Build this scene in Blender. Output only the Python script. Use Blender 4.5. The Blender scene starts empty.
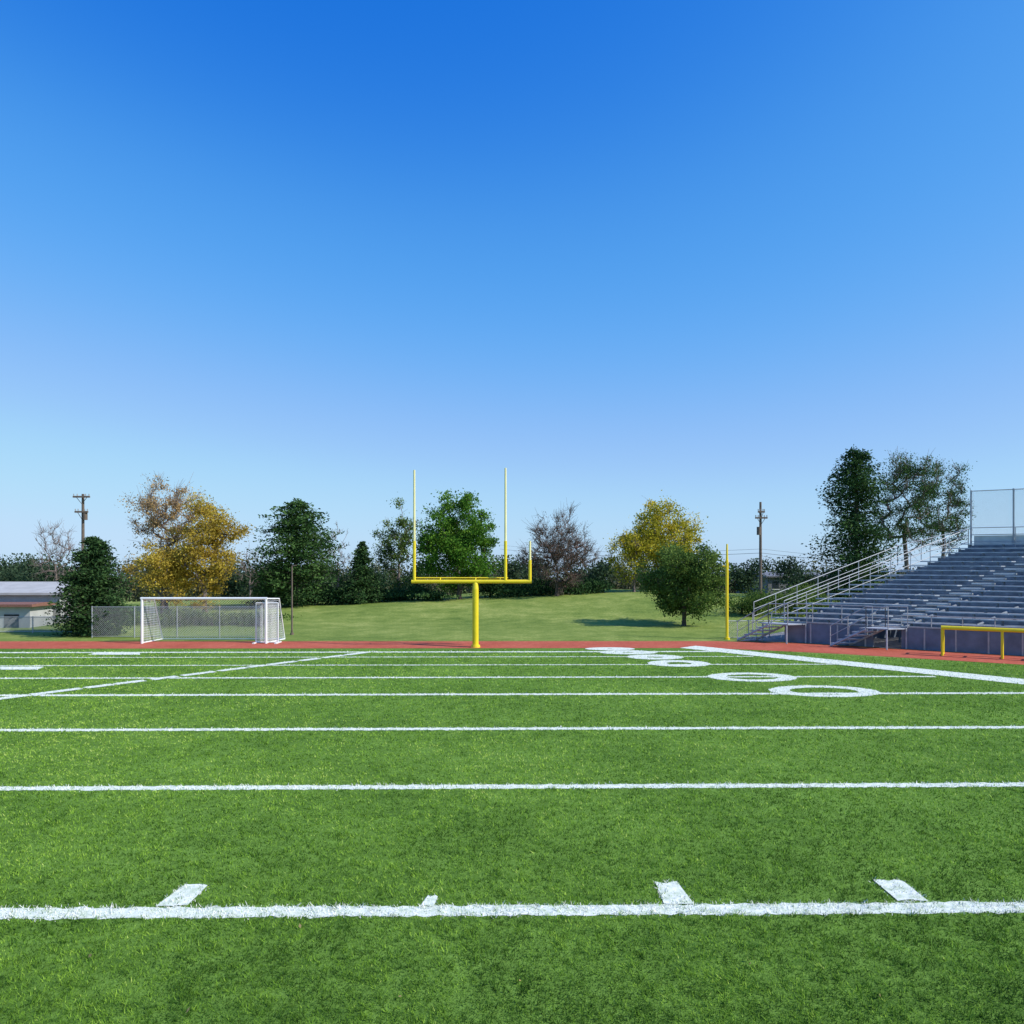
import bpy, math, random
import numpy as np
from mathutils import Vector, Matrix
ZOOM=(1,512,512)
random.seed(7); rng=np.random.default_rng(7)
scene=bpy.context.scene
F=747.0; H=4.0; HY=560.0
def wx(px,d): return (px-512)*d/F
def wz(py,d): return H-(py-HY)*d/F
def gd(py): return F*H/(py-HY)

# ---------------------------------------------------------------- materials
def new_mat(name):
    m=bpy.data.materials.new(name); m.use_nodes=True
    nt=m.node_tree; b=nt.nodes['Principled BSDF']
    return m,nt,b
def mat_plain(name,col,rough=0.6,metal=0.0,var=0.15,scale=6.0,bump=0.0,dirt=None):
    m,nt,b=new_mat(name); N=nt.nodes; L=nt.links
    geo=N.new('ShaderNodeNewGeometry')
    n=N.new('ShaderNodeTexNoise'); n.inputs['Scale'].default_value=scale; n.inputs['Detail'].default_value=5
    L.new(geo.outputs['Position'],n.inputs['Vector'])
    r=N.new('ShaderNodeValToRGB')
    r.color_ramp.elements[0].position=0.3; r.color_ramp.elements[1].position=0.7
    c0=[c*(1-var) for c in col] if dirt is None else dirt
    r.color_ramp.elements[0].color=(*c0,1); r.color_ramp.elements[1].color=(*[min(1,c*(1+var)) for c in col],1)
    L.new(n.outputs['Fac'],r.inputs['Fac']); L.new(r.outputs['Color'],b.inputs['Base Color'])
    b.inputs['Roughness'].default_value=rough; b.inputs['Metallic'].default_value=metal
    if bump>0:
        bp=N.new('ShaderNodeBump'); bp.inputs['Strength'].default_value=bump; bp.inputs['Distance'].default_value=0.02
        n2=N.new('ShaderNodeTexNoise'); n2.inputs['Scale'].default_value=scale*8
        L.new(geo.outputs['Position'],n2.inputs['Vector'])
        L.new(n2.outputs['Fac'],bp.inputs['Height']); L.new(bp.outputs['Normal'],b.inputs['Normal'])
    return m
def mat_tint(name,stops,trans=0.3,rough=0.6):
    m,nt,b=new_mat(name); N=nt.nodes; L=nt.links
    a=N.new('ShaderNodeAttribute'); a.attribute_name='tint'
    r=N.new('ShaderNodeValToRGB'); e=r.color_ramp.elements
    e[0].position=stops[0][0]; e[0].color=(*stops[0][1],1)
    e[1].position=stops[-1][0]; e[1].color=(*stops[-1][1],1)
    for p,c in stops[1:-1]:
        x=e.new(p); x.color=(*c,1)
    L.new(a.outputs['Fac'],r.inputs['Fac'])
    N.remove(b); b=N.new('ShaderNodeBsdfDiffuse')
    L.new(r.outputs['Color'],b.inputs['Color'])
    out=N['Material Output']; L.new(b.outputs[0],out.inputs['Surface'])
    if trans>0:
        t=N.new('ShaderNodeBsdfTranslucent'); L.new(r.outputs['Color'],t.inputs['Color'])
        mx=N.new('ShaderNodeMixShader'); mx.inputs[0].default_value=trans
        L.new(b.outputs[0],mx.inputs[1]); L.new(t.outputs[0],mx.inputs[2]); L.new(mx.outputs[0],out.inputs['Surface'])
    return m
def mat_ground(name,cols,scales,weights,bump=0.3,bscale=40):
    m,nt,b=new_mat(name); N=nt.nodes; L=nt.links
    geo=N.new('ShaderNodeNewGeometry'); acc=None
    for s,w in zip(scales,weights):
        n=N.new('ShaderNodeTexNoise'); n.inputs['Scale'].default_value=s; n.inputs['Detail'].default_value=6
        n.inputs['Roughness'].default_value=0.65
        L.new(geo.outputs['Position'],n.inputs['Vector'])
        mu=N.new('ShaderNodeMath'); mu.operation='MULTIPLY'; mu.inputs[1].default_value=w
        L.new(n.outputs['Fac'],mu.inputs[0])
        if acc is None: acc=mu.outputs[0]
        else:
            ad=N.new('ShaderNodeMath'); ad.operation='ADD'; L.new(acc,ad.inputs[0]); L.new(mu.outputs[0],ad.inputs[1]); acc=ad.outputs[0]
    r=N.new('ShaderNodeValToRGB'); e=r.color_ramp.elements
    e[0].position=0.40; e[0].color=(*cols[0],1); e[1].position=0.60; e[1].color=(*cols[-1],1)
    if len(cols)==3: x=e.new(0.5); x.color=(*cols[1],1)
    L.new(acc,r.inputs['Fac']); L.new(r.outputs['Color'],b.inputs['Base Color'])
    b.inputs['Roughness'].default_value=0.9; b.inputs['Specular IOR Level'].default_value=0.1
    bp=N.new('ShaderNodeBump'); bp.inputs['Strength'].default_value=bump; bp.inputs['Distance'].default_value=0.03
    n2=N.new('ShaderNodeTexNoise'); n2.inputs['Scale'].default_value=bscale; n2.inputs['Detail'].default_value=4
    L.new(geo.outputs['Position'],n2.inputs['Vector'])
    L.new(n2.outputs['Fac'],bp.inputs['Height']); L.new(bp.outputs['Normal'],b.inputs['Normal'])
    return m

M_turf=mat_ground('turf',[(.06,.13,.018),(.12,.22,.032),(.17,.30,.05)],[0.25,2.5,14],[.3,.3,.4],.5,50)
M_hill=mat_ground('hill_grass',[(.10,.16,.028),(.19,.25,.05),(.33,.36,.10)],[0.12,0.9,7],[.35,.3,.35],.8,9)
M_track=mat_ground('red_track',[(.36,.08,.045),(.46,.11,.065),(.54,.15,.09)],[0.5,4,30],[.3,.3,.4],.2,60)
M_pad=mat_ground('concrete_pad',[(.22,.21,.2),(.3,.29,.28),(.36,.35,.34)],[0.4,3,30],[.3,.3,.4],.2,60)
M_paint=mat_plain('field_paint',(.80,.81,.74),.8,var=.08,scale=9,dirt=(.5,.58,.40))
M_blade=mat_tint('grass_blades',[(0,(.045,.11,.016)),(.4,(.17,.32,.035)),(.75,(.34,.53,.07)),(1,(.56,.66,.17))],.22,.5)
M_wblade=mat_tint('painted_blades',[(0,(.72,.73,.64)),(1,(.94,.92,.86))],.15,.7)
M_yellow=mat_plain('yellow_paint',(.82,.62,.015),.4,var=.06,scale=3)
M_ylight=mat_plain('pale_yellow_paint',(.85,.76,.36),.4,var=.05,scale=3)
M_white=mat_plain('white_paint',(.80,.80,.78),.45,var=.06,scale=3)
M_net=mat_plain('net_cord',(.78,.79,.79),.8,var=.05)
M_galv=mat_plain('galvanised_steel',(.38,.39,.40),.55,.2,var=.12,scale=8)
M_alu=mat_plain('aluminium_plank',(.36,.39,.42),.6,.0,var=.25,scale=2.5)
M_riser=mat_plain('riser_steel',(.15,.18,.215),.7,.0,var=.35,scale=3)
M_wall=mat_plain('bleacher_wall',(.13,.165,.22),.7,0,var=.25,scale=2)
M_conc=mat_plain('pale_concrete',(.60,.60,.57),.8,0,var=.1,scale=3,bump=.1)
M_bark=mat_plain('bark',(.085,.065,.05),.9,0,var=.35,scale=10,bump=.4)
M_barkg=mat_plain('grey_bark',(.17,.13,.115),.9,0,var=.3,scale=10,bump=.4)
M_wood=mat_plain('pole_wood',(.14,.105,.08),.85,0,var=.25,scale=6,bump=.2)
M_cable=mat_plain('cable',(.10,.10,.10),.6)
M_bwall=mat_plain('painted_block_wall',(.42,.42,.41),.8,0,var=.12,scale=2)
M_roof=mat_plain('roof_metal',(.42,.41,.39),.9,.0,var=.12,scale=1.5)
M_brick=mat_plain('brick',(.22,.10,.07),.85,0,var=.2,scale=12,bump=.2)
M_glass=mat_plain('window_glass',(.03,.04,.05),.15,0,var=.2)
M_grey=mat_plain('grey_siding',(.16,.16,.17),.8,0,var=.1,scale=2)
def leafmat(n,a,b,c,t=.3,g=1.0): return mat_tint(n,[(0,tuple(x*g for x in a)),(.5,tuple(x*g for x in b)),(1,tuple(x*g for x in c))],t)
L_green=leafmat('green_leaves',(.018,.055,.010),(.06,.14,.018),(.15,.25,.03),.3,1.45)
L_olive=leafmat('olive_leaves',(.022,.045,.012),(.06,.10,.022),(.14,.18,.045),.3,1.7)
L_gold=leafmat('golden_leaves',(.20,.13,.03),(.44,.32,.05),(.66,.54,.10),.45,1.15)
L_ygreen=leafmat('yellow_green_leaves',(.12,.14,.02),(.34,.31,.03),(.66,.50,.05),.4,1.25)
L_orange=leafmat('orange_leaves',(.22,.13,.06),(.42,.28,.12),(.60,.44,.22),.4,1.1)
L_pine=leafmat('pine_needles',(.014,.034,.010),(.033,.068,.02),(.07,.12,.035),.2,1.7)
L_dkpine=leafmat('dark_needles',(.012,.028,.011),(.026,.054,.018),(.055,.095,.03),.15,1.7)
L_rust=leafmat('rusty_buds',(.09,.05,.04),(.18,.10,.08),(.27,.17,.13),.2)
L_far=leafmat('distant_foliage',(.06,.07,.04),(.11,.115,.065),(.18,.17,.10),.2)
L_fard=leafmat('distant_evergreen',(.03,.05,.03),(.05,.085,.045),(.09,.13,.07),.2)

# ---------------------------------------------------------------- mesh builder
class MB:
    def __init__(s): s.v=[]; s.f=[]; s.m=[]; s.t=[]
    def face(s,pts,mi=0,t=.5):
        k=len(s.v); s.v+= [tuple(p) for p in pts]; s.f.append(tuple(range(k,k+len(pts)))); s.m.append(mi); s.t.append(t)
    def hexa(s,b,t,mi=0):
        k=len(s.v); s.v+=[tuple(p) for p in b]+[tuple(p) for p in t]
        for f in [(3,2,1,0),(4,5,6,7),(0,1,5,4),(1,2,6,5),(2,3,7,6),(3,0,4,7)]:
            s.f.append(tuple(k+i for i in f)); s.m.append(mi); s.t.append(.5)
    def box(s,x0,x1,y0,y1,z0,z1,mi=0):
        s.hexa([(x0,y0,z0),(x1,y0,z0),(x1,y1,z0),(x0,y1,z0)],[(x0,y0,z1),(x1,y0,z1),(x1,y1,z1),(x0,y1,z1)],mi)
    def tube(s,pts,rad,n=8,mi=0,cap=True):
        pts=[Vector(p) for p in pts]
        if not hasattr(rad,'__len__'): rad=[rad]*len(pts)
        k0=len(s.v); prev=None
        for i,p in enumerate(pts):
            if i==0: t=pts[1]-pts[0]
            elif i==len(pts)-1: t=pts[-1]-pts[-2]
            else: t=(pts[i+1]-pts[i]).normalized()+(pts[i]-pts[i-1]).normalized()
            if t.length<1e-9: t=Vector((0,0,1))
            t.normalize()
            if prev is None:
                a=Vector((1,0,0)) if abs(t.x)<.8 else Vector((0,1,0))
            else: a=prev
            u=(a-t*a.dot(t)).normalized(); w=t.cross(u); prev=u
            for j in range(n):
                q=p+(u*math.cos(2*math.pi*j/n)+w*math.sin(2*math.pi*j/n))*rad[i]
                s.v.append(tuple(q))
        for i in range(len(pts)-1):
            for j in range(n):
                a=k0+i*n+j; b=k0+i*n+(j+1)%n
                s.f.append((a,b,b+n,a+n)); s.m.append(mi); s.t.append(.5)
        if cap:
            s.f.append(tuple(k0+j for j in reversed(range(n)))); s.m.append(mi); s.t.append(.5)
            k=k0+(len(pts)-1)*n
            s.f.append(tuple(k+j for j in range(n))); s.m.append(mi); s.t.append(.5)
    def leaves(s,C,size,tint,mi,elong=1.0,up=None):
        n=len(C)
        a=rng.normal(size=(n,3)); a/=np.linalg.norm(a,axis=1)[:,None]
        if up is not None: a[:,2]*=up; a/=np.linalg.norm(a,axis=1)[:,None]
        b=rng.normal(size=(n,3)); b-= (b*a).sum(1)[:,None]*a; b/=np.linalg.norm(b,axis=1)[:,None]
        sz=(size*rng.uniform(.6,1.4,n))[:,None]
        k=len(s.v)
        P=np.stack([C-a*sz*elong,C-b*sz*.6,C+a*sz*elong,C+b*sz*.6],1).reshape(-1,3)
        s.v+=list(map(tuple,P)); 
        s.f+=[(k+4*i,k+4*i+1,k+4*i+2,k+4*i+3) for i in range(n)]
        s.m+=[mi]*n; s.t+=list(tint)
    def obj(s,name,mats,parent=None,smooth=False):
        me=bpy.data.meshes.new(name); me.from_pydata(s.v,[],s.f)
        for m in mats: me.materials.append(m)
        me.polygons.foreach_set('material_index',np.array(s.m,dtype=np.int32))
        at=me.attributes.new('tint','FLOAT','FACE'); at.data.foreach_set('value',np.array(s.t,dtype=np.float32))
        if smooth: me.polygons.foreach_set('use_smooth',np.ones(len(s.f),dtype=bool))
        me.update()
        o=bpy.data.objects.new(name,me); scene.collection.objects.link(o)
        if parent: o.parent=parent
        return o
def empty(name,loc=(0,0,0)):
    e=bpy.data.objects.new(name,None); scene.collection.objects.link(e); e.empty_display_size=.3
    return e

# ---------------------------------------------------------------- terrain
def smooth(a,b,x):
    t=np.clip((x-a)/(b-a),0,1); return t*t*(3-2*t)
def hgt(x,d):
    x=np.asarray(x,float); d=np.asarray(d,float)
    crest=1.15*np.exp(-((x-9)/19.0)**2)+.1
    z=crest*smooth(46,62,d)
    z=z+.12*np.sin(x*.23+1)*np.sin(d*.19)*smooth(42,52,d)
    z=z-2.6*smooth(70,100,d)-.028*np.maximum(d-95,0)
    return z
def hz(x,d): return float(hgt(x,d))
xs=np.concatenate([np.linspace(-1600,-90,20),np.linspace(-80,80,110),np.linspace(90,1600,20)])
ys=np.concatenate([np.linspace(-300,30,12),np.linspace(38,110,90),np.linspace(120,1600,30)])
g=MB(); XX,YY=np.meshgrid(xs,ys); ZZ=hgt(XX,YY)
g.v=list(zip(XX.ravel().tolist(),YY.ravel().tolist(),ZZ.ravel().tolist()))
nx=len(xs)
for j in range(len(ys)-1):
    for i in range(nx-1):
        a=j*nx+i; g.f.append((a,a+1,a+nx+1,a+nx)); g.m.append(0); g.t.append(.5)
g.obj('grass_ground',[M_hill],smooth=True)

SL=.0128
f=MB(); f.face([(-70,-40,.004),(70,-40,.004),(70,10,.004),(40,17.5,.004),(19.3,28.6,.004),(9,33.9,.004),(-70,33.3,.004)]); f.obj('football_field',[M_turf])
t=MB()
fr=[(-70,33.3),(9,33.9),(14,31.8),(19.3,28.6),(40,17.5),(60,8)]
bk=[(-70,36.5),(10,36.8),(13.6,35.9),(21.0,31.0),(42,18.9),(64,9.5)]
for i in range(len(fr)-1):
    t.face([(*fr[i],.008),(*fr[i+1],.008),(*bk[i+1],.008),(*bk[i],.008)])
t.obj('running_track',[M_track])
p=MB(); p.face([(11.2,36.9,.012),(14,35.95,.012),(21.2,31.1,.012),(42,19,.012),(64,9.6,.012),(74,26,.012),(30,46,.012),(15,41.5,.012)]); p.obj('concrete_pavement',[M_pad])

# ---------------------------------------------------------------- markings
quads=[]; rings=[]
def hline(py,w,x0=-45,x1=45,clip=None):
    d=gd(py); 
    quads.append([(x0,d+SL*x0-w/2),(x1,d+SL*x1-w/2),(x1,d+SL*x1+w/2),(x0,d+SL*x0+w/2)])
hline(911,.26); hline(787,.23); hline(729,.24); 
hline(694.5,.26,-40,17.5); hline(677.5,.22,-40,14.5); hline(665,.16,-40,12.5); hline(657,.15,-40,10); hline(652,.32,-40,9)
def gp(px,py): d=gd(py); return (wx(px,d),d)
def strip(a,b,w0,w1=None):
    w1=w1 or w0
    a=Vector(a); b=Vector(b); n=(b-a).normalized(); n=Vector((-n.y,n.x))
    quads.append([tuple(a-n*w0/2),tuple(b-n*w1/2),tuple(b+n*w1/2),tuple(a+n*w0/2)])
a=Vector(gp(1024,682)); b=Vector(gp(688,647)); dirv=(a-b).normalized()
strip(b,a+dirv*20,1.25)
a=Vector(gp(0,699)); b=Vector(gp(375,651.5)); dv=(b-a); ln=dv.length; dv.normalize()
s=-12.0
while s<ln:
    L=random.uniform(.7,1.5); strip(a+dv*s,a+dv*min(s+L,ln),.38); s+=L+random.uniform(.05,.3)
for q in [[(156,907),(187,907),(208,886),(184,886)],[(664,905),(694,905),(677,883),(655,883)],[(898,902),(928,902),(902,881),(873,881)],[(420,907),(434,907),(438,897),(428,897)],
          [(0,670),(38,670),(44,667),(0,667)],[(88,655),(140,655),(140,653),(95,653)]]:
    quads.append([gp(*c) for c in q])
for (px,py,w,h,inn) in [(824,691.3,108,11.5,.62),(752,677.2,88,9,.58),(679,663.6,62,6.5,.40),(655,657.2,56,5,.3),(628,652.5,58,4,.2),(610,649,50,3,.1)]:
    c=gp(px,py); rx=w/2*c[1]/F; ry=(gd(py-h/2)-gd(py+h/2))/2
    rings.append((c[0],c[1],rx,ry,inn))
mk=MB()
def jag(q,z):
    a,b,c,d=[Vector(p) for p in q]; L=(b-a).length; n=max(2,int(min(L,60)/.06)) if L>1 else 4
    w=(d-a).length; j=min(.018,w*.1)
    lo=[a.lerp(b,i/n)+Vector((0,random.gauss(0,j))) for i in range(n+1)]; hi=[d.lerp(c,i/n)+Vector((0,random.gauss(0,j))) for i in range(n+1)]
    for i in range(n): mk.face([(*lo[i],z),(*lo[i+1],z),(*hi[i+1],z),(*hi[i],z)])
for i,q in enumerate(quads):
    z=.008 if i<8 else (.012 if i<9 else .012+.0001*i)
    jag(q,z)
for ri_,(cx,cy,rx,ry,inn) in enumerate(rings):
    n=60; jo=[1+random.gauss(0,.012) for _ in range(n)]; ji=[1+random.gauss(0,.015) for _ in range(n)]
    for k in range(n):
        a0=2*math.pi*k/n; a1=2*math.pi*(k+1)/n; k1=(k+1)%n
        P=lambda a,r:(cx+rx*r*math.cos(a),cy+ry*r*math.sin(a),.010+.0003*ri_)
        mk.face([P(a0,inn*ji[k]),P(a0,jo[k]),P(a1,jo[k1]),P(a1,inn*ji[k1])])
mk.obj('field_markings',[M_paint])

# ---------------------------------------------------------------- grass blades
def mask(x,y):
    m=np.zeros(len(x),bool)
    for q in quads:
        ar=sum(q[i][0]*q[(i+1)%4][1]-q[(i+1)%4][0]*q[i][1] for i in range(4))
        sg=1 if ar>0 else -1
        ok=np.ones(len(x),bool)
        for i in range(4):
            ax,ay=q[i]; bx,by=q[(i+1)%4]
            ok&= sg*((bx-ax)*(y-ay)-(by-ay)*(x-ax))>=0
        m|=ok
    for cx,cy,rx,ry,inn in rings:
        r=np.hypot((x-cx)/rx,(y-cy)/ry); m|=(r<1)&(r>inn)
    return m
def vnoise(x,y,s,seed):
    r=np.random.default_rng(seed); G=r.random((256,256))
    u=x*s+1000; v=y*s+1000; i=np.floor(u).astype(int); j=np.floor(v).astype(int); fu=u-i; fv=v-j
    fu=fu*fu*(3-2*fu); fv=fv*fv*(3-2*fv)
    g=lambda a,b:G[a%256,b%256]
    return (g(i,j)*(1-fu)+g(i+1,j)*fu)*(1-fv)+(g(i,j+1)*(1-fu)+g(i+1,j+1)*fu)*fv
NB=480000
u=rng.random(NB); e=-.2; d0,d1=5.2,33.2
D=(d0**e+u*(d1**e-d0**e))**(1/e)
X=rng.uniform(-1,1,NB)*(D*.74+1.0)
keep=~((D>28.5-(X-19.3)*.55)&(X>8)); D=D[keep]; X=X[keep]; n=len(X)
nz=.22*vnoise(X,D,.45,9)+.2*vnoise(X,D,1.6,1)+.26*vnoise(X,D,6,2)+.32*vnoise(X,D,17,3)
nz=np.clip((nz-.5)*2.5+.5,0,1)
jx=rng.normal(0,.03,n); jy=rng.normal(0,.036,n)
wm=mask(X+jx,D+jy)&(rng.random(n)<.70+.40*vnoise(X,D,9,15))
hb=rng.uniform(.020,.050,n)*(.4+1.0*vnoise(X,D,10,5)); wb=.0048*np.maximum(D/7,.8)**.9
th=rng.uniform(0,2*math.pi,n); ln_=rng.normal(0,.6,(n,2))
bx=np.cos(th)*wb; by=np.sin(th)*wb
P=np.zeros((n,3,3))
P[:,0]=np.stack([X-bx,D-by,np.full(n,.002)],1); P[:,1]=np.stack([X+bx,D+by,np.full(n,.002)],1)
P[:,2]=np.stack([X+ln_[:,0]*hb,D+ln_[:,1]*hb,hb],1)
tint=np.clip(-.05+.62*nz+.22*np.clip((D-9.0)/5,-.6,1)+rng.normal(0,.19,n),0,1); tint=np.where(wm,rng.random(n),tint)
me=bpy.data.meshes.new('field_grass'); me.vertices.add(n*3); me.vertices.foreach_set('co',P.reshape(-1).astype(np.float32))
me.loops.add(n*3); me.loops.foreach_set('vertex_index',np.arange(n*3,dtype=np.int32))
me.polygons.add(n); me.polygons.foreach_set('loop_start',np.arange(0,n*3,3,dtype=np.int32))
me.materials.append(M_blade); me.materials.append(M_wblade)
me.update(calc_edges=True)
me.polygons.foreach_set('material_index',wm.astype(np.int32))
at=me.attributes.new('tint','FLOAT','FACE'); at.data.foreach_set('value',tint.astype(np.float32))
me.update(); o=bpy.data.objects.new('field_grass',me); scene.collection.objects.link(o)

dl=MB()
for px,py in [(750,968),(748,963),(188,1015),(400,1001),(610,940),(90,960),(520,985),(300,930),(880,1000)]:
    x,y=gp(px,py); dl.leaves(np.array([[x,y,.045]]),.020,[.7],0,1.2)
dl.obj('fallen_leaves',[L_orange])

# ---------------------------------------------------------------- goalpost
gy=34.2; gp_=MB()
def X_(px): return wx(px,gy)
zb=wz(581.5,gy)
gp_.tube([(X_(475.5),gy,0),(X_(475.5),gy,zb-.35),(X_(475.5),gy+.02,zb-.12),(X_(475.5),gy+.05,zb)],[.14,.14,.12,.11],16,0)
gp_.tube([(X_(475.5),gy,0),(X_(475.5),gy,.12)],[.22,.20],16,0)
gp_.tube([(X_(411.5),gy,zb),(X_(531.5),gy,zb)],.085,12,0)
gp_.tube([(X_(413),gy+.25,zb+.16),(X_(508),gy+.25,zb+.16)],.03,8,0)
for px in (475.5,440,500): gp_.tube([(X_(px),gy,zb),(X_(px),gy+.25,zb+.16)],.025,6,0)
for px,pt,ym in ((414.3,470,541),(505.5,468,541),(530,541,560)):
    zt=wz(pt,gy); zm=wz(ym,gy)
    gp_.tube([(X_(px),gy,zb),(X_(px),gy,zm)],.07,10,0)
    gp_.tube([(X_(px),gy,zm),(X_(px),gy,zt)],[.055,.045],10,1)
gp_.obj('football_goalpost',[M_yellow,M_ylight],smooth=False)

# ---------------------------------------------------------------- wire-panels
def lattice(mb,O,U,V,lu,lv,sp,r,mi=0,diag=True):
    O=Vector(O);U=Vector(U).normalized();V=Vector(V).normalized()
    def seg(a0,b0,a1,b1):
        mb.tube([O+U*a0+V*b0,O+U*a1+V*b1],r,3,mi,False)
    if diag:
        k=-lv
        while k<lu:
            a0=max(k,0); a1=min(k+lv,lu)
            if a1>a0:
                seg(a0,a0-k,a1,a1-k); seg(a0,lv-(a0-k),a1,lv-(a1-k))
            k+=sp
    else:
        a=0
        while a<=lu: seg(a,0,a,lv); a+=sp
        b=0
        while b<=lv: seg(0,b,lu,b); b+=sp
def chainfence(name,pts,h,sp=.13,post=2.4,r=.0035,pr=.03):
    mb=MB()
    for (x0,y0),(x1,y1) in zip(pts[:-1],pts[1:]):
        L=math.hypot(x1-x0,y1-y0); n=max(1,round(L/post)); ux,uy=(x1-x0)/L,(y1-y0)/L
        for i in range(n+1):
            x=x0+ux*L*i/n; y=y0+uy*L*i/n; mb.tube([(x,y,0),(x,y,h+.04)],pr,8)
        mb.tube([(x0,y0,h),(x1,y1,h)],.022,6); mb.tube([(x0,y0,.06),(x1,y1,.06)],.012,6)
        lattice(mb,(x0,y0,.06),(ux,uy,0),(0,0,1),L,h-.06,sp,r)
    return mb.obj(name,[M_galv])
chainfence('chain_link_fence',[(wx(92,38.5),38.5),(wx(262,38.5),38.5)],wz(607,38.5),sp=.10,r=.0045)
chainfence('chain_link_fence',[(wx(-140,41),41),(wx(76,41),41)],wz(617,41),sp=.09,r=.008)
chainfence('chain_link_fence',[(wx(728,38),38),(wx(790,38.3),38.3)],wz(621,38),sp=.12,post=1.0,r=.005)

# ---------------------------------------------------------------- soccer goal
sg=MB(); y0=35.7; xl=wx(142,y0); xr=wx(266,y0); zt=wz(598.5,y0); xr2=xr+.35
sg.tube([(xl,y0,0),(xl,y0,zt)],.06,12); sg.tube([(xr,y0,0),(xr,y0,zt)],.06,12); sg.tube([(xl-.06,y0,zt),(xr+.06,y0,zt)],.06,12)
yb=y0+1.8; yt=y0+.9
for x,xx in ((xl,xl+.15),(xr,xr2)):
    sg.tube([(x,y0,zt),(xx,yt,zt-.05),(xx,yb,.04)],.03,8)
    sg.tube([(x,y0,.04),(xx,yb,.04)],.03,8)
sg.tube([(xl+.15,yb,.04),(xr2,yb,.04)],.03,8); sg.tube([(xl+.15,yt,zt-.05),(xr2,yt,zt-.05)],.02,8)
lattice(sg,(xl+.15,yt,zt-.05),(1,0,0),(0,yb-yt,.09-zt),xr2-xl-.15,math.hypot(yb-yt,zt-.09),.13,.0045,1)
lattice(sg,(xl,y0,zt),(1,0,0),(0,yt-y0,-.05),xr-xl,.9,.13,.0045,1)
for x,xx in ((xl,xl+.15),(xr,xr2)):
    nn=18
    for i in range(nn):
        z=.05+(zt-.08)*i/nn; fr_=(z/zt); ye=yb+(yt-yb)*fr_
        q=(ye-y0)/(yb-y0)
        sg.tube([(x,y0,z),(x+(xx-x)*(1 if q>.45 else q/.45),ye,z)],.006,3,1,False)
    for i in range(1,15):
        q=i/15; y=y0+(yb-y0)*q; ztop=zt if y<yt else zt*(yb-y)/(yb-yt)
        sg.tube([(x+(xx-x)*q,y,.04),(x+(xx-x)*q,y,ztop)],.006,3,1,False)
sg.obj('soccer_goal',[M_white,M_net])
bs=MB(); yq=35.9; x0=wx(256,yq); x1=wx(278,yq); zq=wz(603,yq)
for x in (x0,x1): bs.tube([(x,yq,0),(x,yq,zq)],.03,8)
bs.tube([(x0,yq,zq),(x1,yq,zq)],.03,8); bs.tube([(x0,yq,.05),(x1,yq,.05)],.03,8)
lattice(bs,(x0,yq,.05),(1,0,0),(0,0,1),x1-x0,zq-.05,.08,.006,0,True)
for x in (x0,x1): bs.box(x-.05,x+.05,yq-.4,yq+.4,.009,.06)
bs.obj('wire_mesh_screen',[M_white])
pl=MB(); d=40; x=wx(292,d); pl.tube([(x,d,0),(x,d,wz(566,d))],[.05,.035],8); pl.tube([(x,d,0),(x,d,.1)],.1,8); pl.tube([(x,d,wz(566,d)),(x+.25,d,wz(566,d)+.04)],.03,6)
pl.obj('flag_pole',[M_wood])
fp=MB(); d=37.6; x=wx(727,d); fp.tube([(x,d,0),(x,d,wz(560,d))],.075,12); fp.tube([(x,d,wz(560,d)),(x,d,wz(544,d))],[.06,.04],10); fp.tube([(x,d,0),(x,d,.1)],.14,12)
fp.tube([(x,d,wz(566,d)),(x-.22,d,wz(566,d))],.035,8)
fp.obj('foul_pole',[M_yellow])

# ---------------------------------------------------------------- bleachers
O=Vector((13.4,36.5,0)); U=Vector((.83,-.555,0)); V=Vector((.95,.30,0)); NR=17
TL=11.75; dv=TL/NR; z0=.95; z1=4.62; dz=(z1-z0)/(NR-1); SL_=30.0
bl=empty('bleachers')
def B(s,t,z): 
    q=O+U*s+V*t; return (q.x,q.y,z)
pk=MB(); ri=MB()
def plank(mb,s0,s1,t0,t1,za,zb_,mi=0):
    mb.hexa([B(s0,t0,za),B(s1,t0,za),B(s1,t1,za),B(s0,t1,za)],[B(s0,t0,zb_),B(s1,t0,zb_),B(s1,t1,zb_),B(s0,t1,zb_)],mi)
aisles=[(4.0,5.0),(11.5,12.5),(19,20)]
segs=[(0,4.0),(5.0,11.5),(12.5,19),(20,SL_)]
for r in range(NR):
    z=z0+dz*r; t=dv*r
    plank(pk,0,SL_,t+.30,t+dv-.004,z-.06,z)
    for s0,s1 in segs:
        s=s0
        while s<s1-.01:
            e_=min(s+3.2,s1); dd=random.uniform(-.008,.008); plank(pk,s+.012,e_-.012,t+.0,t+.29,z+.20+dd,z+.25+dd); s=e_
        k=s0+.3
        while k<s1:
            plank(ri,k,k+.05,t+.08,t+.2,z-.05,z+.185); k+=1.5
    plank(ri,0,SL_,t+dv-.02,t+dv-.006,z+.002,z+dz-.062)
    for s0,s1 in aisles:
        plank(pk,s0+.1,s1-.1,t+.02,t+.28,z+.05,z+.12,1)
pk.obj('seat_planks',[M_alu,M_conc],bl); 
for s in np.arange(0.1,SL_,2.4):
    for r in range(1,NR,4):
        x,y,_=B(s,dv*r,0); ri.tube([(x,y,0),(x,y,z0+dz*r-.07)],.05,6)
    ri.tube([B(s,0,z0-.12),B(s,TL,z1-.12)],.07,6)
ri.obj('risers_and_frame',[M_riser],bl)
fw=MB(); plank(fw,0,3.9,-.10,-.02,.012,z0+.02); plank(fw,5.1,SL_,-.10,-.02,.012,z0+.02)
plank(fw,0,3.9,-.14,-.0,z0+.022,z0+.08,1); plank(fw,5.1,SL_,-.14,-.0,z0+.022,z0+.08,1)
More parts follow.
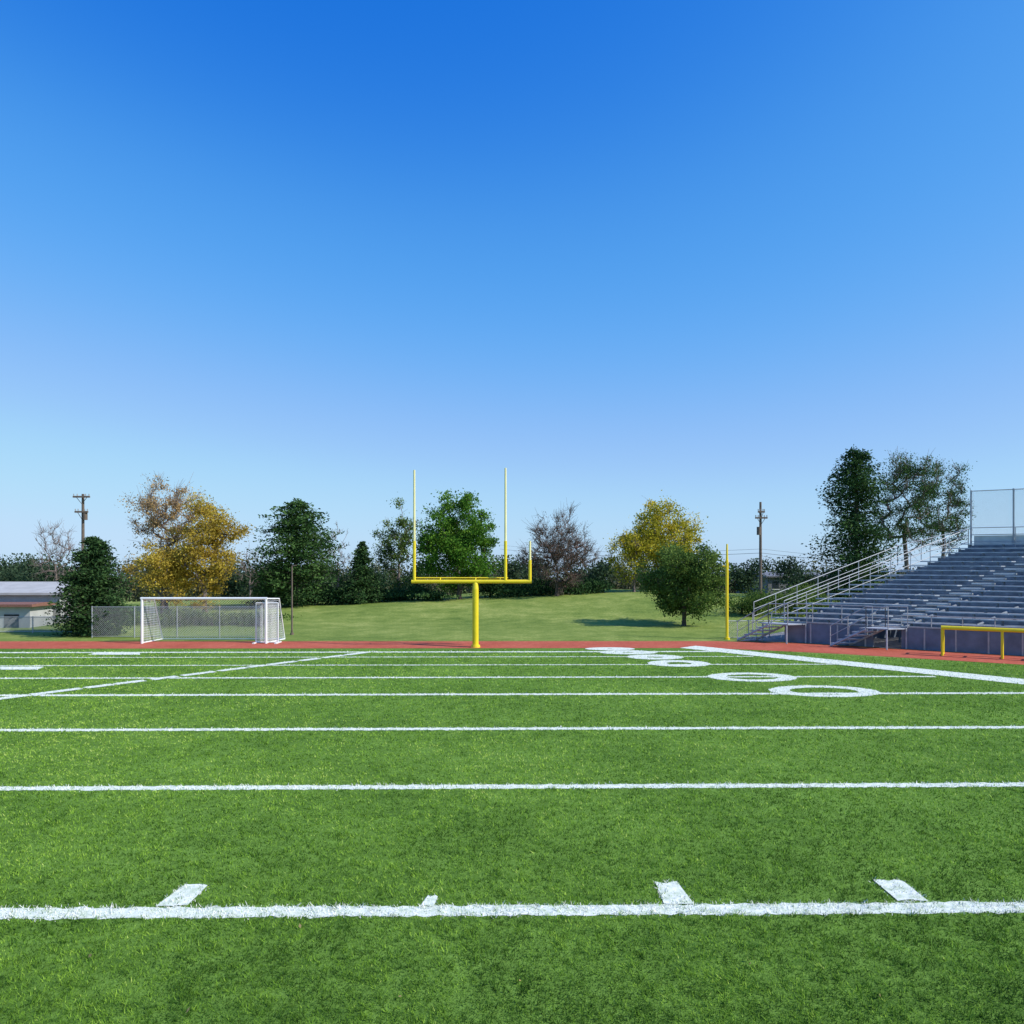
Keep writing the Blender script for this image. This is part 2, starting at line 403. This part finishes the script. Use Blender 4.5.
for s in np.arange(1.2,SL_,1.2):
    if 3.8<s<5.2: continue
    plank(fw,s,s+.05,-.13,-.102,.012,z0,1)
for r in range(NR):
    t=dv*r; z=z0+dz*r
    fw.hexa([B(-.08,t,.012),B(-.02,t,.012),B(-.02,t+dv,.012),B(-.08,t+dv,.012)],[B(-.08,t,z-.07),B(-.02,t,z-.07),B(-.02,t+dv,z-.07),B(-.08,t+dv,z-.07)],0)
fw.obj('front_wall',[M_wall,M_galv],bl)
rl=MB()
def rail(path,h=1.0,post=1.3,r=.022,bars=3):
    for a,b in zip(path[:-1],path[1:]):
        a=Vector(a); b=Vector(b); L=(b-a).length; n=max(1,round(L/post))
        for i in range(n+1):
            q=a+(b-a)*i/n; rl.tube([q,q+Vector((0,0,h))],r,6)
        for k in range(bars):
            zz=Vector((0,0,h*(1-k/bars))); rl.tube([a+zz,b+zz],r*(1 if k==0 else .7),6)
rail([B(-.1,0,z0),B(-.1,TL,z1)],1.05)
rail([B(-1.4,-.2,z0*.9),B(-1.4,TL*.75,z0+(z1-z0)*.75)],1.05)
rail([B(-1.4,TL*.75,z0+(z1-z0)*.75),B(-.1,TL,z1)],1.05)
rail([B(0,TL,z1),B(SL_,TL,z1)],1.1,2.0)
rail([B(0,-.1,z0+.08),B(3.9,-.1,z0+.08)],.85,1.3,bars=2)
rail([B(5.1,-.1,z0+.08),B(11,-.1,z0+.08)],.5,1.3,bars=1)
st=MB()
for (sa,w) in ((3.0,0),(-1.3,1)):
    n=5
    for i in range(n):
        zz=z0*(i+1)/n; s=sa+.30*i
        plank(st,s,s+.30,-1.25,-.2,zz-.05,zz)
    plank(st,sa+.3*n,sa+.3*n+.9,-1.25,-.2,z0-.05,z0)
    for t_ in (-1.27,-.18):
        rail([B(sa,t_,.02),B(sa+.3*n,t_,z0)],.95,.75,.022,2); rail([B(sa+.3*n,t_,z0),B(sa+.3*n+.9,t_,z0)],.95,.9,.022,2)
        st.tube([B(sa,t_,.05),B(sa+.3*n,t_,z0-.06)],.05,6); st.tube([B(sa+.3*n+.85,t_,.012),B(sa+.3*n+.85,t_,z0-.06)],.04,6)
for r in range(int(NR*.75)):
    plank(st,-1.35,-.12,dv*r,dv*r+dv*.8,z0+dz*r-.1,z0+dz*r-.05)
for r in range(0,int(NR*.75),3):
    x,y,_=B(-1.3,dv*r+.2,0); st.tube([(x,y,0),(x,y,z0+dz*r-.1)],.045,6)
st.obj('stairs',[M_alu],bl)
rl.obj('railings',[M_galv],bl)
pb=MB()
pb.hexa([B(0.0,TL+.25,0),B(SL_,TL+.25,0),B(SL_,TL+1.6,0),B(0.0,TL+1.6,0)],[B(0.0,TL+.25,5.3),B(SL_,TL+.25,5.3),B(SL_,TL+1.6,5.3),B(0.0,TL+1.6,5.3)],0)
pb.obj('back_parapet',[M_conc],bl)
cf=MB()
for s in np.arange(-.1,SL_,1.9):
    cf.tube([B(s,TL+.2,4.0),B(s,TL+.2,7.75)],.045,8)
for z in (5.35,7.7): cf.tube([B(-.1,TL+.2,z),B(SL_-1.7,TL+.2,z)],.025,6)
lattice(cf,B(-.1,TL+.2,5.35),U,(0,0,1),16,2.35,.09,.004)
cf.obj('screen_fence',[M_galv],bl)
yb_=MB(); a=Vector((wx(941,31.2),31.2,0)); w_=Vector((.86,-.5,0))
a2=a+w_*4.2; zt_=wz(626,31.2)
yb_.tube([a+Vector((0,0,zt_-.06)),a2+Vector((0,0,zt_-.06))],.085,10)
dp=Vector((.35,.5,0))
yb_.tube([a+dp+Vector((0,0,zt_-.12)),a2+dp+Vector((0,0,zt_-.12))],.05,8)
for q in (.04,2.15,4.15):
    b_=a+w_*q
    yb_.tube([b_+Vector((0,0,.01)),b_+Vector((0,0,zt_-.07))],.05,8); yb_.tube([b_+dp+Vector((0,0,.01)),b_+dp+Vector((0,0,zt_-.14))],.04,8)
    yb_.tube([b_+Vector((0,0,zt_-.1)),b_+dp+Vector((0,0,zt_-.14))],.04,8); yb_.tube([b_+Vector((0,0,.05)),b_+dp+Vector((0,0,.05))],.035,8)
yb_.obj('yellow_barrier',[M_yellow])

# ---------------------------------------------------------------- buildings
def building(name,px0,px1,d,depth,pyt,base,wall,rise,roofm,wins):
    e=empty(name); x0=wx(px0,d); x1=wx(px1,d); zt=wz(pyt,d)-rise
    b=MB(); b.box(x0,x1,d,d+depth,base-1,zt); b.obj('walls',[wall],e)
    r=MB(); r.hexa([(x0-.3,d-.3,zt+.003),(x1+.3,d-.3,zt+.003),(x1+.3,d+depth+.3,zt+.003),(x0-.3,d+depth+.3,zt+.003)],
                   [(x0-.3,d-.3,zt+.15),(x1+.3,d-.3,zt+.15),(x1+.3,d+depth*.5,zt+rise),(x0-.3,d+depth*.5,zt+rise)],0); r.obj('roof',[roofm],e)
    w=MB()
    for i in range(wins):
        q=x0+(x1-x0)*(i+.3)/wins; ww=(x1-x0)/wins*.4
        w.box(q,q+ww,d-.03,d-.003,zt-1.3,zt-.45,0)
        w.box(q-.06,q+ww+.06,d-.06,d-.033,zt-1.38,zt-1.3,1)
    w.obj('windows',[M_glass,M_white],e)
    return e
building('white_storage_building',-160,60,47,6,583,0,M_bwall,.75,M_roof,6)
building('block_shed',-80,30,44,2.2,603,0,M_bwall,.22,M_brick,3)
building('grey_warehouse',768,830,84,12,573,-1.5,M_grey,.5,M_grey,4)

# ---------------------------------------------------------------- utility poles
def upole(px,pyt,d,arms,base=None,r=.13):
    x=wx(px,d); zb=hz(x,d) if base is None else base; zt=wz(pyt,d); m=MB()
    m.tube([(x,d,zb-.2),(x,d,zt)],[r,r*.65],10)
    for py,w in arms:
        z=wz(py,d); m.box(x-w/2,x+w/2,d-r-.12,d-r-.003,z-.06,z+.06)
        for k in (-.46,-.25,.25,.46):
            m.tube([(x+w*k,d-r-.06,z+.06),(x+w*k,d-r-.06,z+.2)],[.03,.045],6,1)
        m.tube([(x-w*.3,d-r-.03,z-.06),(x,d-r,z-.5)],.02,5); m.tube([(x+w*.3,d-r-.03,z-.06),(x,d-r,z-.5)],.02,5)
    return m,x,zt
m,x,z=upole(83,494,52,[(497,1.15),(512,.9)]); m.tube([(x+.22,51.9,wz(520,52)),(x+.22,51.9,wz(512.5,52))],.14,10); m.obj('utility_pole',[M_wood,M_galv])
m,x,z=upole(760.5,502,56,[(518,.9),(512,.5)]); m.tube([(x-.2,55.8,wz(535,56)),(x-.2,55.8,wz(527,56))],.15,10); m.obj('utility_pole',[M_wood,M_galv])
def cable(name,a,b,sag=.6,r=.012):
    a=Vector(a); b=Vector(b); m=MB(); P=[]
    for i in range(17):
        q=i/16; P.append(a.lerp(b,q)-Vector((0,0,4*sag*q*(1-q))))
    m.tube(P,r,4); return m.obj(name,[M_cable])
dP=56
for (k,py,r) in ((0,553,.014),(0,549,.009)):
    cable('power_cable',(wx(760.5,dP)+k,dP-.2,wz(py,dP)),(wx(500,90),90,wz(py-4,90)),.5,r)
    cable('power_cable',(wx(760.5,dP)+k,dP-.2,wz(py,dP)),(wx(1000,80),80,wz(py+10,80)),.5,r)

# ---------------------------------------------------------------- trees
def skeleton(mb,base,tops,targets,rtrunk,mi=0,tipr=.012,wob=.12,nseg=3):
    nodes=[np.array(p) for p in tops]; par=[i-1 for i in range(len(tops))]
    order=sorted(range(len(targets)),key=lambda i:np.linalg.norm(targets[i]-nodes[len(tops)//2]))
    for i in order:
        T=targets[i]; A=np.array(nodes); 
        D=np.linalg.norm(A-T,axis=1)
        D=D+np.maximum(A[:,2]-T[2],0)*1.5; D[:max(1,len(tops)//3)]+=50
        j=int(np.argmin(D)); p=nodes[j]
        pj=j
        for k in range(1,nseg+1):
            q=p+(T-p)*k/nseg
            if k<nseg: q=q+rng.normal(0,wob,3)*np.linalg.norm(T-p)*.35+np.array([0,0,-.06*np.linalg.norm(T-p)])
            nodes.append(q); par.append(pj); pj=len(nodes)-1
    n=len(nodes); cnt=np.zeros(n)
    for i in range(n-1,0,-1):
        if cnt[i]==0: cnt[i]=1
        cnt[par[i]]+=cnt[i]
    tot=cnt[0]
    rad=np.maximum(tipr,rtrunk*(cnt/tot)**.5)
    rad[0]=rtrunk*1.25
    for i in range(1,n):
        p=par[i]; r0=rad[p] if i<len(tops) else min(rad[p],rad[i]*1.25)
        mb.tube([nodes[p],nodes[i]],[r0,rad[i]],8 if i<len(tops) else (5 if rad[i]>.04 else 3),mi,False)
    return nodes
def blob_targets(c,rx,ry,rz,n,inner=.45,lump=.22,seed=0,flat=0.):
    r=np.random.default_rng(seed); v=r.normal(size=(n,3)); v/=np.linalg.norm(v,axis=1)[:,None]
    rad=r.uniform(inner**2,1,n)**.5
    ph=r.uniform(0,6.28,6)
    a=np.arctan2(v[:,1],v[:,0])
    lumpf=1+lump*(np.sin(3*a+ph[0]+2*v[:,2])*.5+np.sin(5*a+ph[1])*.3+np.sin(6*v[:,2]+ph[2])*.5)
    rad=rad*np.clip(lumpf,.55,1.25)
    return np.array(c)+v*rad[:,None]*np.array([rx,ry,rz])
def broad(name,px,d,pyt,pyb,w,leaf,nt=70,leaves=9000,ls=.10,cl=.55,bark=None,crown_lo=.25,rt=.2,inner=.35,seed=1,lump=.22,twigs=0,zbase=None):
    x=wx(px,d); zb=hz(x,d) if zbase is None else zbase
    zt=wz(pyt,d); hw=w/2*d/F; h=zt-zb; m=MB()
    lo=zb+h*crown_lo; cz=(lo+zt)/2; rz=(zt-lo)/2
    T=blob_targets((x,d,cz),hw*.9,hw*.85,rz*.93,nt,inner,lump,seed)
    r=np.random.default_rng(seed+50)
    tops=[(x,d,zb-.15)]; k=5
    for i in range(1,k+1):
        q=i/k; tops.append((x+r.normal(0,.05)*q*h*.2,d+r.normal(0,.05)*q*h*.2,zb+h*(crown_lo+.22)*q))
    nodes=skeleton(m,None,tops,list(T),rt,0)
    if twigs:
        A=np.array(nodes[6:]); idx=r.integers(0,len(A),twigs); 
        for i in idx:
            p=A[i]; dr=p-np.array([x,d,cz-rz*.6]); dr/=np.linalg.norm(dr)+1e-6; dr=dr+r.normal(0,.5,3); L=r.uniform(.4,1.1)*hw*.22
            q1=p+dr*L*.5+r.normal(0,.05,3); q2=p+dr*L+r.normal(0,.1,3)*L
            m.tube([p,q1,q2],[.014,.011,.006],3,0,False)
    if leaves:
        idx=r.integers(0,nt,leaves); tt=r.random(nt)
        off=r.normal(0,1,(leaves,3)); off*= (cl*r.uniform(.5,1.1,nt)[idx])[:,None]*np.array([1,1,.75])
        C=T[idx]+off
        C[:,2]=np.maximum(C[:,2],zb+h*.04)
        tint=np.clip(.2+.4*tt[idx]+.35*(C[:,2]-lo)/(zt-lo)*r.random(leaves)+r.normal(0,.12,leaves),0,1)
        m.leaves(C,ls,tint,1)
    return m.obj(name,[bark or M_bark,leaf])
def conifer(name,px,d,pyt,w,leaf,prof,n_wh=26,per=9,ls=.12,seed=1,lo=.06,droop=.25,dens=38,rt=.2,gap=0.,lean=0,zbase=None,up=.5,vs=.45):
    r=np.random.default_rng(seed); x=wx(px,d); zb=hz(x,d) if zbase is None else zbase; zt=wz(pyt,d); h=zt-zb; hw=w/2*d/F; m=MB()
    m.tube([(x,d,zb-.2),(x+lean*.5,d,zb+h*.5),(x+lean,d,zt-.1)],[rt,rt*.6,.02],8,0)
    Cs=[];Ts=[]
    for i in range(n_wh):
        for k in range(per):
            q=lo+(1-lo)*(i+r.uniform(-.6,.6))/n_wh; q=min(max(q,lo),.99); R=hw*prof(q)
            if r.random()<gap: continue
            a=r.uniform(0,2*math.pi); L=R*r.uniform(.5,1.18); z=zb+h*q
            bx=x+lean*q
            p0=np.array([bx,d,z]); tip=np.array([bx+math.cos(a)*L,d+math.sin(a)*L,z-droop*L*r.uniform(.3,1.1)+.12*L])
            mid=(p0+tip)/2+np.array([0,0,.06*L])
            m.tube([p0,mid,tip],[max(.015,rt*.2*(1-q)),.012,.006],4,0,False)
            nn=int(dens*(.3+L/hw)); s=r.uniform(.15,1.05,nn)
            base=np.where(s[:,None]<.5,p0+(mid-p0)*(s[:,None]*2),mid+(tip-mid)*((s[:,None]-.5)*2))
            spread=(.10+.16*L*(1-.5*s))[:,None]
            C=base+r.normal(0,1,(nn,3))*spread*np.array([1,1,vs])
            Cs.append(C); t0=r.uniform(.1,.8); Ts.append(np.clip(t0+r.normal(0,.15,nn),0,1))
    C=np.concatenate(Cs); T=np.concatenate(Ts); C[:,2]=np.maximum(C[:,2],zb+.05)
    m.leaves(C,ls,T,1,1.3,up)
    return m.obj(name,[M_bark,leaf])
cone=lambda q: (1-q)**.8*1.05+.03
conifer('evergreen_tree',95,40,537,76,L_dkpine,lambda q:max(.08,(1-q)**.5*min(1,.72+q*1.2)),24,11,.065,3,.03,.2,110,.12)
broad('autumn_tree',166,60,470,600,80,L_orange,110,10000,.07,.42,M_barkg,.22,.17,.3,11,twigs=1300)
broad('autumn_tree',205,57,489,600,78,L_gold,120,18000,.08,.42,M_barkg,.06,.18,.2,12,lump=.22,twigs=400)
broad('autumn_tree',162,56,535,600,64,L_gold,60,9000,.08,.42,M_barkg,.03,.14,.2,13)
conifer('pine_tree',296,60,502,84,L_pine,lambda q:max(.1,math.sin(math.pi*min(1,q*.72+.24))**.6),22,12,.09,5,.14,.15,95,.2,.14)
broad('bare_tree',338,68,519,600,34,L_rust,90,0,.08,.3,M_barkg,.2,.09,.2,21,twigs=350)
conifer('spruce_tree',362,60,541,44,L_dkpine,cone,20,10,.08,8,.03,.25,62,.12)
broad('deciduous_tree',399,66,497,600,46,L_olive,65,7500,.08,.38,M_barkg,.12,.12,.2,24,twigs=500)
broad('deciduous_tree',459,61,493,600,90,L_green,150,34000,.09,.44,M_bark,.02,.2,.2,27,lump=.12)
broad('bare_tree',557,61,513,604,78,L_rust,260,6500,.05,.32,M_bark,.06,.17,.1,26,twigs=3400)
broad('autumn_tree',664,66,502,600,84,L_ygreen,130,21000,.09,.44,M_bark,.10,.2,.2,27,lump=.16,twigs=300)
broad('autumn_tree',634,64,519,600,48,L_ygreen,60,6500,.08,.42,M_barkg,.08,.12,.2,28,twigs=450)
broad('deciduous_tree',684,45.5,540,627,94,L_olive,140,31000,.065,.33,M_bark,.10,.13,.15,29,lump=.1)
conifer('pine_tree',856,58,447,100,L_dkpine,lambda q:max(.12,(1-q)**.42*(.86+.14*math.sin(q*17+1))),26,12,.085,31,.05,.12,120,.24,.16,zbase=0,vs=.8)
broad('tall_pine_tree',906,62,446,600,74,L_pine,110,15000,.065,.42,M_barkg,.34,.17,.4,32,twigs=1300,zbase=0,lump=.15)
broad('tall_pine_tree',944,64,456,600,56,L_pine,90,8500,.065,.38,M_barkg,.30,.14,.4,33,twigs=1100,zbase=0,lump=.15)
broad('bare_tree',56,72,516,600,52,L_rust,140,0,.08,.3,M_barkg,.2,.12,.2,41,twigs=900,zbase=0)
broad('bare_tree',250,75,548,600,40,L_rust,70,0,.08,.3,M_barkg,.2,.09,.2,43,twigs=300,zbase=0)

def mass(name,items,leafm,ls,twin=False):
    m=MB()
    for (px,d,pyt,w,n,seed) in items:
        r=np.random.default_rng(seed); x=wx(px,d); zb=hz(x,d); zt=wz(pyt,d); hw=w/2*d/F; h=max(.6,zt-zb)
        k=14; T=np.stack([x+r.normal(0,.45,k)*hw,d+r.normal(0,.45,k)*hw,zb+h*r.uniform(.15,.85,k)],1)
        idx=r.integers(0,k,n); C=T[idx]+r.normal(0,1,(n,3))*np.array([hw*.28,hw*.28,h*.13]); C[:,2]=np.clip(C[:,2],zb,zt+.2)
        tt=r.random(k); m.leaves(C,ls,np.clip(.1+.7*tt[idx]+r.normal(0,.15,n),0,1),1)
        m.tube([(x,d,zb-.2),(x,d,zb+h*.6)],[.1,.04],5,0)
    return m.obj(name,[M_bark,leafm])
r=random.Random(3)
mass('shrubs',[(px,r.uniform(60,63),r.uniform(582,592),r.uniform(28,46),1500,px) for px in range(262,440,13)],L_dkpine,.09)
mass('shrubs',[(px,r.uniform(61,64),r.uniform(574,588),r.uniform(28,44),1500,px) for px in list(range(490,600,12))],L_dkpine,.09)
mass('shrubs',[(px,r.uniform(50,54),r.uniform(583,598),r.uniform(26,38),1400,px) for px in list(range(742,830,13))],L_olive,.07)
mass('shrubs',[(px,r.uniform(44,48),r.uniform(606,616),r.uniform(26,40),1100,px) for px in list(range(100,270,16))],L_olive,.07)
mass('distant_trees',[(px,r.uniform(100,135),r.uniform(564,573)+(-9 if r.random()<.25 else 0),r.uniform(36,56),1600,px+500) for px in range(-260,1300,15)],L_far,.2)
mass('distant_trees',[(px,r.uniform(85,92),r.uniform(549,558),r.uniform(30,44),1500,px+900) for px in range(-90,45,18)],L_fard,.16)
mass('distant_trees',[(px,r.uniform(76,84),r.uniform(556,566),r.uniform(26,40),1500,px+901) for px in [12,30,48,66,225,240,256,270,325,345,380,420,510,530,585,600,735,750,790,806]],L_fard,.13)

# ---------------------------------------------------------------- light
el=math.radians(40); az=math.atan2(1,-.38)
sunv=Vector((math.sin(az)*math.cos(el),math.cos(az)*math.cos(el),math.sin(el)))
sd=bpy.data.lights.new('sun','SUN'); sd.energy=5.0; sd.angle=math.radians(.5); sd.color=(1,.965,.90)
so=bpy.data.objects.new('sun',sd); scene.collection.objects.link(so)
so.rotation_euler=(-sunv).to_track_quat('-Z','Y').to_euler()
w=bpy.data.worlds.new('World'); scene.world=w; w.use_nodes=True; nt=w.node_tree; N=nt.nodes; L=nt.links
sky=N.new('ShaderNodeTexSky'); sky.sky_type='NISHITA'; sky.sun_disc=False; sky.sun_elevation=el; sky.sun_rotation=az
sky.air_density=1.0; sky.dust_density=.3; sky.ozone_density=3.0; sky.altitude=200
bg=N['Background']; bg.inputs['Strength'].default_value=.12
sep=N.new('ShaderNodeSeparateColor'); com=N.new('ShaderNodeCombineColor'); L.new(sky.outputs[0],sep.inputs[0])
maps={'Red':[(0,0),(.075,.002),(.14,.08),(.33,.32),(.72,.50),(1,.55)],
      'Green':[(0,0),(.15,.155),(.26,.36),(.51,.57),(.68,.69),(1,.74)],
      'Blue':[(0,.4),(.28,.68),(.48,.88),(.62,.93),(1,.96)]}
for ch,pts in maps.items():
    mu=N.new('ShaderNodeMath'); mu.operation='MULTIPLY'; mu.inputs[1].default_value=.12
    fc=N.new('ShaderNodeFloatCurve'); c=fc.mapping.curves[0]
    c.points[0].location=pts[0]; c.points[1].location=pts[-1]
    for p_ in pts[1:-1]: c.points.new(*p_)
    fc.mapping.update()
    m2=N.new('ShaderNodeMath'); m2.operation='DIVIDE'; m2.inputs[1].default_value=.12
    L.new(sep.outputs[ch],mu.inputs[0]); L.new(mu.outputs[0],fc.inputs['Value']); L.new(fc.outputs[0],m2.inputs[0]); L.new(m2.outputs[0],com.inputs[ch])
L.new(com.outputs[0],bg.inputs['Color'])
# ---------------------------------------------------------------- camera
cd=bpy.data.cameras.new('camera'); cam=bpy.data.objects.new('camera',cd); scene.collection.objects.link(cam)
cd.sensor_width=36; cd.clip_end=5000
Z,cx_,cy_=ZOOM
cd.lens=36*F/1024*Z; cd.shift_x=(cx_-512)*Z/1024; cd.shift_y=(HY-cy_)*Z/1024
cam.location=(0,0,H); cam.rotation_euler=(math.radians(90),0,0)
scene.camera=cam
scene.view_settings.view_transform='Standard'; scene.view_settings.look='None'; scene.view_settings.exposure=0
